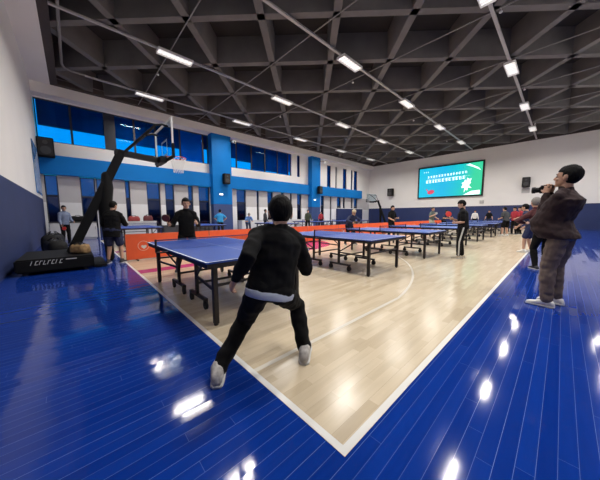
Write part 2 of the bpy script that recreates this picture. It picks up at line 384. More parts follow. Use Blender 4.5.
# tracks the lamps hang on, sprinkler pipes
LX = (-16.0, -11.45, -6.77, -2.05)
for i, x in enumerate(LX + (2.4,)):
    bm = B(); box(bm, (x - .05, .9 if i == 0 else -.1, ZC - .06), (x + .05, YB - .6, ZC + .0))
    t = struct(obj('trim_%d' % (4 + i), bm, STEEL))
bm = B(); yk = 1.05
SPR = []
for jk, yk in enumerate((3.4, 7.0, 10.7, 14.4, 18.0, 21.6, 25.2)):
    tube(bm, [(-18.0, yk, ZC + .03), (XR, yk, ZC + .03)], .022, 6)
    for xs in (-13.4, -7.6, -1.85) if jk % 2 == 0 else (): SPR.append((xs, yk))
struct(obj('trim_9', bm, M('grey_pipe', (.24, .23, .22), .5)))
bm = B(); tube(bm, [(XR, .12, ZC + .0), (-15.5, .12, ZC + .0), (-15.85, .2, ZC + .0), (-16.0, .5, ZC + .0), (-16.0, 1.0, ZC + .0)], .045, 8)
struct(obj('trim_10', bm, M('grey_conduit', (.20, .19, .19), .5)))

sp0 = None
names = ['leftmost', 'middle', 'rightmost']; rows = ['first', 'second', 'third', 'fourth', 'fifth', 'sixth', 'seventh', 'eighth', 'ninth', 'tenth', 'eleventh', 'twelfth']
for i, (xs, ys) in enumerate(SPR):
    lab = 'small pale sprinkler head, %s row from the end wall, %s of its three' % (rows[i // 3], names[i % 3])
    if sp0 is None:
        sp0 = thing('sprinkler_head', lab, 'sprinkler', (xs, ys, ZC - .08), 0, 'sprinkler heads under the ceiling')
        bm = B(); tube(bm, [(0, 0, .1), (0, 0, .0)], .02); obj('stem', bm, STEEL, sp0)
        bm = B(); ball(bm, (0, 0, -.02), (.05, .05, .035)); obj('bulb', bm, LAMPW, sp0)
    else: dup(sp0, (xs, ys, ZC - .08), 0, lab)

# ------------------------------------------------------------------ ceiling lamps
def lamp_proto(label, loc):
    o = thing('ceiling_lamp', label, 'lamp', loc, 0, 'rectangular ceiling lamps')
    bm = B()
    for sx_ in (-1, 1): box(bm, (sx_ * .19 - .012, -.67, -.06), (sx_ * .19 + .012, .67, .04))
    for sy in (-1, 1): box(bm, (-.178, sy * .66 - .012, -.06), (.178, sy * .66 + .012, .04))
    box(bm, (-.178, -.648, .025), (.178, .648, .04))
    obj('housing', bm, LAMPW, o)
    boxes('diffuser', DIFF, o, ((-.176, -.645, .006), (.176, .645, .022)))
    bm = B()
    for k in range(1, 8): box(bm, (-.177, -.648 + k * .162 - .004, -.05), (.177, -.648 + k * .162 + .004, -.03))
    obj('louvre', bm, LAMPW, o)
    ld = bpy.data.lights.new('lamp_tube', 'AREA'); ld.shape = 'RECTANGLE'; ld.size = .33; ld.size_y = 1.27; ld.energy = LAMP_W; ld.color = (1, .965, .92)
    ld.spread = math.radians(154)
    lo_ = bpy.data.objects.new('lamp_tube', ld); COL.objects.link(lo_); lo_.parent = o; lo_.location = (0, 0, -.062)
    return o
lamp0 = None
rown = ['far left row by the windows', 'second row from the windows', 'third row from the windows', 'fourth row from the windows', 'row over the right edge of the court']
for i, x in enumerate(LX + (2.4,)):
    for j in range(5):
        lab = 'rectangular white ceiling lamp, %s along the %s' % (['nearest', 'second', 'third', 'fourth', 'farthest'][j], rown[i])
        loc = (x, 3.6 + 5.7 * j, ZC - .10)
        if lamp0 is None: lamp0 = lamp_proto(lab, loc)
        else: dup(lamp0, loc, 0, lab)

# ------------------------------------------------------------------ screen on the back wall
def screen():
    o = thing('led_screen', 'large LED screen glowing cyan and green on the white back wall', 'screen', (-8.95, YB, 4.99))
    W, Hh = 6.45, 3.6; bm = B(); t = .14
    for lo, hi in (((-W / 2, -.16, -Hh / 2), (-W / 2 + t, 0, Hh / 2)), ((W / 2 - t, -.16, -Hh / 2), (W / 2, 0, Hh / 2)), ((-W / 2 + t, -.16, -Hh / 2), (W / 2 - t, 0, -Hh / 2 + t)), ((-W / 2 + t, -.16, Hh / 2 - t), (W / 2 - t, 0, Hh / 2))): box(bm, lo, hi)
    obj('screen_frame', bm, BLACK, o)
    m = bpy.data.materials.new('screen_picture'); m.use_nodes = True; n = m.node_tree.nodes; l = m.node_tree.links; b = n['Principled BSDF']
    tcn = n.new('ShaderNodeTexCoord'); sp = n.new('ShaderNodeSeparateXYZ'); l.new(tcn.outputs['Generated'], sp.inputs[0])
    no = n.new('ShaderNodeTexNoise'); no.inputs['Scale'].default_value = 2.2; l.new(tcn.outputs['Generated'], no.inputs[0])
    ad = n.new('ShaderNodeMath'); ad.operation = 'MULTIPLY_ADD'; ad.inputs[1].default_value = .25; l.new(no.outputs['Fac'], ad.inputs[0]); l.new(sp.outputs['X'], ad.inputs[2])
    r = n.new('ShaderNodeValToRGB'); e = r.color_ramp.elements; e[0].position = .12; e[0].color = (0, .62, .88, 1); e[1].position = 1.05; e[1].color = (.03, .72, .38, 1)
    x = e.new(.55); x.color = (0, .52, .86, 1); x = e.new(.82); x.color = (0, .62, .66, 1)
    l.new(ad.outputs[0], r.inputs[0]); b.inputs['Base Color'].default_value = (.01, .01, .01, 1)
    l.new(r.outputs[0], b.inputs['Emission Color']); b.inputs['Emission Strength'].default_value = .95
    d = boxes('display', m, o, ((-W / 2 + t, -.13, -Hh / 2 + t), (W / 2 - t, -.02, Hh / 2 - t)))
    WG = M('screen_white', (.85, .97, 1), .5, emit=.9); RG = M('screen_red', (.55, .05, .10), .5, emit=.6)
    rnd = random.Random(3)
    # two rows of small unreadable white characters
    cap_ = boxes('caption', WG, d, ((-2.2, -.134, .38), (2.0, -.131, .39)))
    def glyph(cx, cz, h):
        bm = B(); xv = cx + rnd.uniform(-.3, .25) * h
        box(bm, (xv - h * .06, -.139, cz - h * .46), (xv + h * .06, -.131, cz + h * .46))
        for k in range(3): box(bm, (min(xv, cx - h * .42 * rnd.uniform(.6, 1)), -.139, cz - h * .42 + k * h * .36), (max(xv, cx + h * .42 * rnd.uniform(.6, 1)), -.131, cz - h * .42 + k * h * .36 + h * .13))
        obj('character', bm, WG, cap_)
    for i in range(14): glyph(-2.05 + i * .285, .62 + i * .012, .25)
    for i in range(12): glyph(-2.2 + i * .335, .10 + i * .012, .36)
    for i in range(3): glyph(-2.55 + i * .22, 1.2, .15)
    bm = B(); c = (-1.75, -.1); pts = [(c[0] + .38 * math.cos(a), -.136, c[1] - 1.0 + .24 * math.sin(a) + .05 * math.cos(a)) for a in [2 * PI * k / 20 for k in range(20)]]
    poly(bm, pts, .006, (0, -1, 0)); bar(bm, (c[0] - .3, -.134, -.98), (c[0] - .52, -.134, -.72), .1, .006, up=(0, 1, 0)); obj('racket_picture', bm, RG, d)
    bm = B()  # white splash at the right and swoosh in the corner
    N = 26; pts = []
    for k in range(N):
        a = 2 * PI * k / N; rr = (.58 if k % 3 == 0 else .42) * rnd.uniform(.55, 1.35); pts.append((1.75 + rr * .8 * math.cos(a), -.136, -.55 + rr * 1.25 * math.sin(a)))
    poly(bm, pts, .006, (0, -1, 0))
    poly(bm, [(1.6, -.136, 1.5), (1.95, -.136, 1.6), (2.75, -.136, 1.1), (2.95, -.136, .8), (2.7, -.136, .95), (2.2, -.136, 1.25)][::-1], .006, (0, -1, 0))
    poly(bm, [(1.5, -.136, -1.62), (2.95, -.136, -1.62), (2.95, -.136, -1.2), (2.2, -.136, -1.25)], .006, (0, -1, 0))
    obj('splash_picture', bm, WG, d)
screen()

# ------------------------------------------------------------------ speakers, security cameras, lights on walls
def speaker(label, loc, rz, s=(.34, .32, .6), first=None):
    o = thing('wall_speaker', label, 'speaker', loc, rz, 'black wall speakers')
    bm = B(); box(bm, (-s[0] / 2, .08, -s[2] / 2), (s[0] / 2, .08 + s[1], s[2] / 2), .02); obj('cabinet', bm, BLACKV, o)
    bm = B(); box(bm, (-s[0] * .43, .08 + s[1], -s[2] * .44), (s[0] * .43, .095 + s[1], s[2] * .44), .005); g = obj('grille', bm, RUBBER, o)
    bm = B(); cyl(bm, (0, .094 + s[1], -s[2] * .17), (0, .105 + s[1], -s[2] * .17), s[0] * .33); cyl(bm, (0, .094 + s[1], s[2] * .24), (0, .105 + s[1], s[2] * .24), s[0] * .16); obj('driver', bm, M('speaker_cone', (.04, .04, .042), .5), g)
    boxes('bracket', BLACK, o, ((-.05, 0, -.08), (.05, .09, .08)))
    return o
XC = -18.308
speaker('black loudspeaker on the nearer blue column', (XC, 8.98, 4.08), -PI / 2, (.5, .36, .78))
speaker('black loudspeaker on the farther blue column', (XC, 19.75, 3.95), -PI / 2, (.52, .36, .8))
speaker('black loudspeaker on the back wall left of the screen', (-15.58, YB, 4.2), PI, (.72, .4, .95))
o_ = speaker('black loudspeaker on the back wall right of the screen', (-2.5, YB, 4.2), PI, (.55, .35, .9))
speaker('big black loudspeaker high in the corner by the end wall', (XBAND, -.76, 4.75), -PI / 2, (.62, .4, .95))
tag(boxes('junction_panel', M('pale_grey_panel', (.45, .44, .43), .6), None, ((-2.78, YB - .06, 3.25), (-2.22, YB, 3.68)), bev=.01), 'pale grey panel on the back wall under the right loudspeaker', 'panel')
tag(boxes('wall_socket_box', M('pale_grey_panel', (.45, .44, .43), .6), None, ((-5.95, YB - .08, 2.4), (-5.6, YB, 2.72)), bev=.01), 'small grey box on the back wall below the screen corner', 'box')
def cctv(label, loc):
    o = thing('security_camera', label, 'camera', loc, -PI / 2, 'security cameras on the blue columns')
    bm = B(); tube(bm, [(0, 0, 0), (0, .25, .05), (.0, .5, -.02)], .03); obj('bracket', bm, TRIMD, o)
    bm = B(); cyl(bm, (0, .42, -.1), (0, .8, -.22), .085); ball(bm, (0, .45, -.1), (.085, .085, .085)); obj('camera_body', bm, LAMPW, o)
    bm = B(); cyl(bm, (0, .8, -.22), (0, .81, -.223), .06); obj('lens', bm, BLACK, o)
cctv('white security camera on a bracket at the top of the nearer blue column', (XC, 9.5, 7.05)); cctv('security camera on a bracket at the top of the farther blue column', (XC, 20.05, 7.0))
EML = M('small_lit_lamp', (.9, .97, 1), .4, emit=2.0)
for y, z, lab in ((8.62, 2.9, 'small glowing white wall light on the nearer blue column'), (19.2, 2.9, 'small glowing white wall light on the farther blue column')):
    o = thing('wall_light', lab, 'light', (XC, y, z), -PI / 2, 'small wall lights on the columns')
    boxes('housing', LAMPW, o, ((-.16, 0, -.07), (.16, .04, .07)), bev=.01); boxes('lens', EML, o, ((-.13, .04, -.05), (.13, .05, .05)))
bm = B(); box(bm, (-18.6, YE + .012, 2.3), (-15.9, YE + .03, 4.6))
bn_ = tag(obj('wall_banner', bm, M('glossy_blue_banner', (.10, .26, .55), .25, var=.6, scale=1.4)), 'glossy blue and white banner on the end wall beside the corner', 'banner')
bm = B()
for i in range(5): bar(bm, (-18.3 + i * .5, YE + .032, 2.4), (-17.9 + i * .5, YE + .032, 4.4 - i * .2), .16, .004, up=(0, 1, 0))
obj('white_stripe', bm, LINE, bn_)

# ------------------------------------------------------------------ basketball stand
def hoop(label, loc, rz):
    """local frame: baseline direction = x, faces +y, board front at y=2.2"""
    o = thing('basketball_stand', label, 'basketball hoop', loc, rz, 'basketball stands')
    bm = B(); box(bm, (-.9, -.95, .06), (.9, .30, .34), .03); b = obj('base', bm, BLACKV, o)
    bm = B(); box(bm, (-.75, .30, .0), (.75, .55, .07), .02); obj('base_pad', bm, BLACKV, o)
    for sx_ in (-.8, .8):
        for sy in (-.8, .15): bm = B(); cyl(bm, (sx_ - .03, sy, .05), (sx_ + .03, sy, .05), .05); obj('castor', bm, RUBBER, b)
    rnd = random.Random(5); bm = B()     # worn white slanted lettering on the side of the base
    for i in range(8):
        y0 = -.72 + i * .062
        bar(bm, (.902, y0, .22), (.902, y0 + .03, .305), .011, .004, up=(1, 0, 0))
        if i % 2: bar(bm, (.902, y0, .225), (.902, y0 + .045, .225), .011, .004, up=(1, 0, 0))
        if i % 3: bar(bm, (.902, y0 + .03, .30), (.902, y0 + .06, .30), .011, .004, up=(1, 0, 0))
    box(bm, (.899, -.18, .285), (.903, .0, .305))
    obj('lettering', bm, LINE, b)
    bm = B(); bar(bm, (0, -.10, .3), (0, 1.12, 3.03), .20, .20, up=(1, 0, 0), bev=.03); obj('mast', bm, BLACKV, o)
    bm = B(); limb(bm, [(0, .74, 2.32), (0, .73, 2.0), (0, .66, 1.5), (0, .67, .9), (0, .68, .10)], [.11, .14, .15, .12, .09]); obj('strut', bm, BLACKV, o)
    bm = B(); bar(bm, (0, .95, 2.98), (0, 2.02, 2.90), .17, .15, up=(0, 0, 1), bev=.015); obj('arm', bm, BLACK, o)
    bm = B()
    for sx_ in (-.55, .55): tube(bm, [(sx_ * .15, 1.15, 2.98), (sx_ * .6, 1.62, 3.50), (sx_, 1.85, 3.74), (sx_, 2.02, 3.80), (sx_, 2.14, 3.78)], .032)
    tube(bm, [(-.55, 1.85, 3.74), (.55, 1.85, 3.74)], .022)
    obj('brace', bm, BLACK, o)
    bm = B(); box(bm, (-.89, 2.165, 2.93), (.89, 2.185, 3.94)); bd = obj('backboard', bm, CLEAR, o)
    bm = B(); t = .045
    box(bm, (-.9, 2.155, 2.9), (-.9 + t, 2.195, 3.95)); box(bm, (.9 - t, 2.155, 2.9), (.9, 2.195, 3.95)); box(bm, (-.9 + t, 2.155, 3.95 - t), (.9 - t, 2.195, 3.95)); box(bm, (-.9 + t, 2.155, 2.9), (.9 - t, 2.195, 2.9 + t))
    obj('board_frame', bm, LAMPW, bd)
    bm = B(); t = .05
    for lo, hi in (((-.295, 2.186, 3.05), (-.295 + t, 2.19, 3.5)), ((.295 - t, 2.186, 3.05), (.295, 2.19, 3.5)), ((-.295, 2.186, 3.5 - t), (.295, 2.19, 3.5)), ((-.295, 2.186, 3.05), (.295, 2.19, 3.05 + t))): box(bm, lo, hi)
    obj('target_square', bm, LINE, bd)
    bm = B(); box(bm, (-.92, 2.14, 2.86), (.92, 2.21, 2.93), .012); box(bm, (.87, 2.14, 2.86), (.93, 2.21, 3.25), .012); box(bm, (-.93, 2.14, 2.86), (-.87, 2.21, 3.25), .012)
    obj('edge_padding', bm, BLACKV, bd)
    bm = B(); box(bm, (-.35, 1.98, 2.8), (.35, 2.15, 2.98), .01); obj('mounting_plate', bm, BLACK, o)
    bm = B(); torus(bm, (0, 2.56, 3.05), .232, .011); box(bm, (-.09, 2.19, 3.03), (.09, 2.335, 3.06)); rm = obj('rim', bm, M('rim_orange', (.62, .10, .03), .4), o)
    bm = B(); nseg, lev = 12, 7
    rad = [.228, .205, .185, .17, .155, .145, .14, .14]
    P = lambda i, j: V((rad[j] * math.cos(2 * PI * (i + .5 * (j % 2)) / nseg), 2.56 + rad[j] * math.sin(2 * PI * (i + .5 * (j % 2)) / nseg), 3.04 - .062 * j))
    for j in range(lev):
        for i in range(nseg):
            tube(bm, [P(i, j), P(i, j + 1)], .0055, 5); tube(bm, [P(i, j), P(i - 1 if j % 2 == 0 else i + 1, j + 1)], .0055, 5)
    obj('net', bm, M('white_cord', (.85, .85, .85), .8), rm)
    return o
hoop0 = hoop('black basketball stand with glass backboard over the near baseline', (-8.39, -.0, 0), 0)
dup(hoop0, (-14.6, 27.6, 0), math.radians(80), 'distant black basketball stand in the far left corner')

# ------------------------------------------------------------------ table tennis tables
def tt_table(label, loc, rz, group):
    o = thing('table_tennis_table', label, 'table', loc, rz, group)
    for s in (-1, 1):
        a, b = sorted((s * .004, s * 1.37))
        bm = B(); box(bm, (a, -.7625, .738), (b, .7625, .76), .003); top = obj('tabletop', bm, TTBLUE, o)
        bm = B(); z0, z1 = .7598, .7606
        box(bm, (a, -.7625, z0), (b, -.7425, z1)); box(bm, (a, .7425, z0), (b, .7625, z1)); e0, e1 = sorted((s * 1.35, s * 1.37)); box(bm, (e0, -.7425, z0), (e1, .7425, z1)); box(bm, (a, -.002, z0), (b, .002, z1))
        obj('line_marking', bm, TTLINE, top)
        bm = B(); t = .03
        for lo, hi in (((a + .012, -.745, .688), (b - .012, -.745 + t, .738)), ((a + .012, .745 - t, .688), (b - .012, .745, .738)), ((a + .012, -.715, .688), (a + .042, .715, .738)), ((b - .042, -.715, .688), (b - .012, .715, .738))): box(bm, lo, hi)
        obj('apron', bm, STEELB, o)
        for sy in (-1, 1):
            y = sy * .62
            bm = B(); x = s * 1.24; box(bm, (x - .028, y - .028, .02), (x + .028, y + .028, .69), .004); cyl(bm, (x, y, 0), (x, y, .022), .026); obj('leg', bm, STEELB, o)
            bm = B(); x = s * .40; y2 = sy * .52; box(bm, (x - .025, y2 - .02, .13), (x + .025, y2 + .02, .69), .004); obj('post', bm, STEELB, o)
            bm = B(); box(bm, (min(s * .14, s * .72), y2 - .025, .115), (max(s * .14, s * .72), y2 + .025, .155), .005); wb_ = obj('wheel_bar', bm, STEELB, o)
            for xw in (.17, .69):
                bm = B(); cyl(bm, (s * xw, y2 - .016, .055), (s * xw, y2 + .016, .055), .055); box(bm, (s * xw - .022, y2 - .024, .05), (s * xw + .022, y2 - .017, .12)); box(bm, (s * xw - .022, y2 + .017, .05), (s * xw + .022, y2 + .024, .12)); obj('wheel', bm, RUBBER, wb_)
            bm = B(); bar(bm, (s * 1.24, y, .40), (s * .40, y2, .40), .022, .03); bar(bm, (s * .42, y2, .42), (s * .95, y, .70), .018, .022); obj('side_stretcher', bm, STEELB, o)
        bm = B(); bar(bm, (s * 1.24, -.6, .46), (s * 1.24, .6, .46), .022, .03); obj('cross_stretcher', bm, STEELB, o); bm = B(); bar(bm, (s * .40, -.5, .30), (s * .40, .5, .30), .022, .03); obj('cross_stretcher', bm, STEELB, o)
    bm = B(); box(bm, (-.0015, -.90, .765), (.0015, .90, .898)); nt_ = obj('net', bm, MATS['net_mesh'], o)
    bm = B(); box(bm, (-.004, -.905, .898), (.004, .905, .912)); obj('net_tape', bm, M('net_tape_navy', (.02, .04, .12), .6), nt_)
    for sy in (-1, 1):
        bm = B(); box(bm, (-.012, sy * .915 - .012, .735), (.012, sy * .915 + .012, .918), .003); box(bm, (-.03, min(sy * .70, sy * .92), .72), (.03, max(sy * .70, sy * .92), .737), .003); obj('net_post', bm, BLACK, o)
    return o
glass('net_mesh', (.80, .82, .88), .0)
mn = MATS['net_mesh'].node_tree
TX = -3.86
ty = [.978, 4.2, 7.16, 10.35, 13.55, 16.75, 19.95, 23.15]
tl = ['nearest blue table tennis table, in front of the stooping player', 'second blue table tennis table from the camera', 'third blue table tennis table, beside the player with the red racket',
      'fourth blue table tennis table from the camera', 'fifth blue table tennis table from the camera', 'sixth blue table tennis table from the camera', 'seventh blue table tennis table in the near lane', 'farthest blue table tennis table in the near lane']
t0 = None
for y, lab in zip(ty, tl):
    if t0 is None: t0 = tt_table(lab, (TX, y + .7625, 0), 0, 'table tennis tables on the court')
    else: dup(t0, (TX, y + .7625, 0), 0, lab)
for i, (x, y) in enumerate([(-13.2, 2.1), (-13.7, 5.3), (-12.6, 9.6), (-14.0, 14.2), (-13.5, 17.3), (-14.2, 20.5)]):
    dup(t0, (x, y, 0), 0, 'blue table tennis table behind the orange barrier, %s from the basketball stand' % ['nearest', 'second', 'third', 'fourth', 'fifth', 'sixth'][i], 'table tennis tables behind the barrier')

# ------------------------------------------------------------------ orange barriers
def barrier(label, loc):
    o = thing('surround_barrier', label, 'barrier', loc, 0, 'orange surround barriers')
    bm = B(); box(bm, (-.010, .01, .03), (.010, 2.32, .735), .004); p = obj('fabric_panel', bm, ORANGE, o)
    bm = B(); torus(bm, (.011, .42, .40), .135, .008, axis=(1, 0, 0), n=28, m=6); obj('logo_ring', bm, LOGOW, p)
    bm = B(); pts = []
    for k in range(24):
        a = 2 * PI * k / 24; xh = 16 * math.sin(a) ** 3; zh = 13 * math.cos(a) - 5 * math.cos(2 * a) - 2 * math.cos(3 * a) - math.cos(4 * a)
        pts.append((.0125, .43 + xh * .0042, .37 + zh * .0042))
    poly(bm, pts, .003, (1, 0, 0)); obj('logo_heart', bm, LINE, p)
    bm = B(); tube(bm, [(0, .012, .02), (0, .012, .74), (0, 2.318, .74), (0, 2.318, .02)], .012); obj('tube_frame', bm, M('barrier_frame', (.55, .12, .05), .5), o)
    bm = B()
    for y in (.25, 2.08): box(bm, (-.16, y - .015, 0), (.16, y + .015, .03), .004)
    obj('foot', bm, BLACK, o)
    return o
b0 = None
for i in range(11):
    lab = 'orange surround barrier, %s along its row from the basketball stand' % (rows[i] if i < 10 else 'farthest')
    loc = (-8.1, 1.0 + 2.335 * i, 0)
    if b0 is None: b0 = barrier(lab, loc)
    else: dup(b0, loc, 0, lab)

# ------------------------------------------------------------------ cabinets and bags by the windows
def cabinet(label, y0, y1, x0, x1, h, body, topm, nd):
    o = thing('low_cabinet', label, 'cabinet', ((x0 + x1) / 2, (y0 + y1) / 2, 0)); W = (y1 - y0) / 2; Dp = (x1 - x0) / 2
    bm = B(); box(bm, (-Dp, -W, .06), (Dp, W, h - .05), .008); box(bm, (-Dp + .04, -W + .04, 0), (Dp - .04, W - .04, .06)); obj('body', bm, body, o)
    bm = B(); box(bm, (-Dp - .02, -W - .02, h - .05), (Dp + .03, W + .02, h), .008); obj('top', bm, topm, o)
    for k in range(nd):
        a = -W + (2 * W) * k / nd + .02; b = -W + (2 * W) * (k + 1) / nd - .02
        bm = B(); box(bm, (Dp, a, .1), (Dp + .018, b, h - .08), .005); d = obj('door', bm, body, o)
        bm = B(); bar(bm, (Dp + .03, b - .05, h * .55), (Dp + .03, b - .05, h * .75), .012); obj('handle', bm, BLACK, d)
CW = M('white_cabinet_laminate', (.62, .62, .62), .5); CDK = M('dark_cabinet_laminate', (.05, .05, .055), .5); CTD = M('dark_counter_top', (.06, .06, .065), .35)
cabinet('white low cabinet with dark top by the windows near the end wall', -.9, .95, -18.25, -17.65, .94, CW, CTD, 3)
cabinet('pale low cabinet by the windows behind the man in shorts', 2.1, 3.9, -18.25, -17.65, .92, CW, CW, 3)
cabinet('dark low cabinet by the windows behind the opponent', 4.3, 7.6, -18.25, -17.65, .62, CDK, CTD, 4)
cabinet('white low bench cabinet by the windows between the blue columns', 10.0, 13.2, -18.25, -17.65, .85, CW, CW, 4)
cabinet('white low bench cabinet by the windows near the farther column', 14.3, 18.3, -18.25, -17.65, .85, CW, CW, 4)
def bag(label, loc, rz, s, mat, cat='bag'):
    o = thing('sports_bag', label, cat, loc, rz)
    L, Dp, h = s; bm = B(); rs = []
    for t in [i / 8 for i in range(9)]:
        k = (1 - abs(2 * t - 1) ** 5) ** .5 * .35 + .65; sag = 1 + .06 * math.sin(t * 9)
        rs.append((V((-L / 2 + L * t, 0, h / 2 * k * sag + .002)), V((0, Dp / 2 * k, 0)), V((0, 0, h / 2 * k * sag))))
    rings(bm, rs, n=18, power=.6); body = obj('body', bm, mat, o)
    bm = B()
    for sy in (-1, 1): tube(bm, [(-L * .22, sy * Dp * .44, h * .5), (-L * .2, sy * Dp * .3, h * .98), (-L * .1, sy * Dp * .12, h * 1.15), (L * .1, sy * Dp * .12, h * 1.15), (L * .2, sy * Dp * .3, h * .98), (L * .22, sy * Dp * .44, h * .5)], .014)
    obj('handle', bm, BLACK, o)
    bm = B(); bar(bm, (-L * .38, 0, h * 1.0), (L * .38, 0, h * 1.0), .02, .008); obj('zip', bm, STEEL, body)
CB = M('black_bag_nylon', (.008, .008, .009), .7, spec=.2, bump=.3, scale=12); CR = M('red_bag_nylon', (.30, .03, .03), .6, bump=.3, scale=12); CT = M('tan_bag_canvas', (.32, .20, .09), .8, var=.4, scale=14)
bag('black sports bag on the white cabinet near the end wall', (-17.95, .2, .941), PI / 2, (.62, .3, .3), CB)
bag('red sports bag on the pale cabinet, beside the darker bag', (-17.95, 2.75, .921), PI / 2, (.6, .3, .3), CR)
bag('dark red sports bag on the pale cabinet at its window end', (-17.95, 3.5, .921), PI / 2, (.5, .3, .34), M('maroon_bag_nylon', (.12, .02, .025), .6))
bag('black duffel bag on the floor left of the basketball stand', (-10.6, -.45, 0), .2, (1.0, .45, .5), CB)
bag('large black duffel bag on the floor below the end wall banner', (-12.0, -.55, 0), -.1, (1.2, .5, .62), CB)
bag('tan and brown cloth bag on top of the basketball stand base', (-8.0, .08, .341), .9, (.36, .26, .22), CT)

# ------------------------------------------------------------------ people
def remesh(bm, voxel, it=4, wrinkle=0, wscale=9, seed=0):
    me = bpy.data.meshes.new('t'); bmesh.ops.recalc_face_normals(bm, faces=bm.faces[:]); bm.to_mesh(me); bm.free()
    o = bpy.data.objects.new('t', me); COL.objects.link(o)
    m = o.modifiers.new('r', 'REMESH'); m.mode = 'VOXEL'; m.voxel_size = voxel
    m = o.modifiers.new('s', 'SMOOTH'); m.factor = .5; m.iterations = it
    dg = bpy.context.evaluated_depsgraph_get(); me2 = bpy.data.meshes.new_from_object(o.evaluated_get(dg))
    bpy.data.objects.remove(o); bpy.data.meshes.remove(me)
    if wrinkle:
        off = V((seed * 3.1, seed * 1.7, 0)); co = [v.co + v.normal * wrinkle * (noise.noise(V((v.co.x * wscale, v.co.y * wscale, v.co.z * wscale * 1.6)) + off) + .5 * noise.noise(v.co * wscale * 2.3 + off)) for v in me2.vertices]
        for v, c in zip(me2.vertices, co): v.co = c
    me2.polygons.foreach_set('use_smooth', [True] * len(me2.polygons))
    return me2
def robj(name, bm, mat, parent, voxel, it=4, wrinkle=0, wscale=9, seed=0):
    me = remesh(bm, voxel, it, wrinkle, wscale, seed); me.name = name; me.materials.append(mat)
    return obj(name, None, mat, parent, me)
def ik(a, c, l1, l2, pole):
    a, c = V(a), V(c); d = c - a; L = d.length; mx = (l1 + l2) * .995
    if L > mx: c = a + d * (mx / L); d = c - a; L = mx
    x = (l1 * l1 - l2 * l2 + L * L) / (2 * L); h = math.sqrt(max(0, l1 * l1 - x * x)); dn = d / L
    p = V(pole); p = p - dn * p.dot(dn); p.normalize()
    return a + dn * x + p * h, c
def hand(bm, wr, d, nrm, side, curl=.5, s=1.0, spread=.10):
    """palm + four unequal fingers + thumb.  d: along the hand, nrm: out of the palm, side +1/-1 gives the thumb's side"""
    d = V(d).normalized(); nrm = V(nrm); nrm = (nrm - d * nrm.dot(d)).normalized(); lat = d.cross(nrm).normalized() * side
    wr = V(wr)
    rings(bm, [(wr - d * .012 * s, lat * .024 * s, nrm * .019 * s), (wr + d * .02 * s, lat * .031 * s, nrm * .017 * s), (wr + d * .06 * s, lat * .040 * s, nrm * .015 * s), (wr + d * .088 * s, lat * .041 * s, nrm * .012 * s), (wr + d * .096 * s, lat * .036 * s, nrm * .007 * s)], n=14)
    for k, (off, L) in enumerate(((.031, .072), (.0105, .080), (-.0105, .075), (-.031, .058))):
        base = wr + d * (.082 - .004 * abs(k - 1.3)) * s + lat * off * s; dd = (d + lat * (off * spread * 20)).normalized(); pts = [base]; c = curl * (.8 + .12 * k)
        for seg, f in enumerate((.45, .32, .25)):
            ang = c * (.55, 1.0, .8)[seg]; ax = dd.cross(nrm).normalized(); dd = Quaternion(ax, ang) @ dd
            pts.append(pts[-1] + dd * L * f * s)
        limb(bm, pts, [.0092 * s, .0088 * s, .008 * s, .0068 * s], n=10)
    base = wr + d * .018 * s + lat * .028 * s; dd = (d * .75 + lat * .62 + nrm * .30).normalized(); pts = [base]
    for f, ang in ((.040, 0), (.030, curl * .5), (.024, curl * .5)):
        tgt = (d * .9 + nrm * .45).normalized(); dd = dd.lerp(tgt, min(.8, ang)).normalized(); pts.append(pts[-1] + dd * f * s)
    limb(bm, pts, [.0135 * s, .0115 * s, .0100 * s, .0080 * s], n=10)
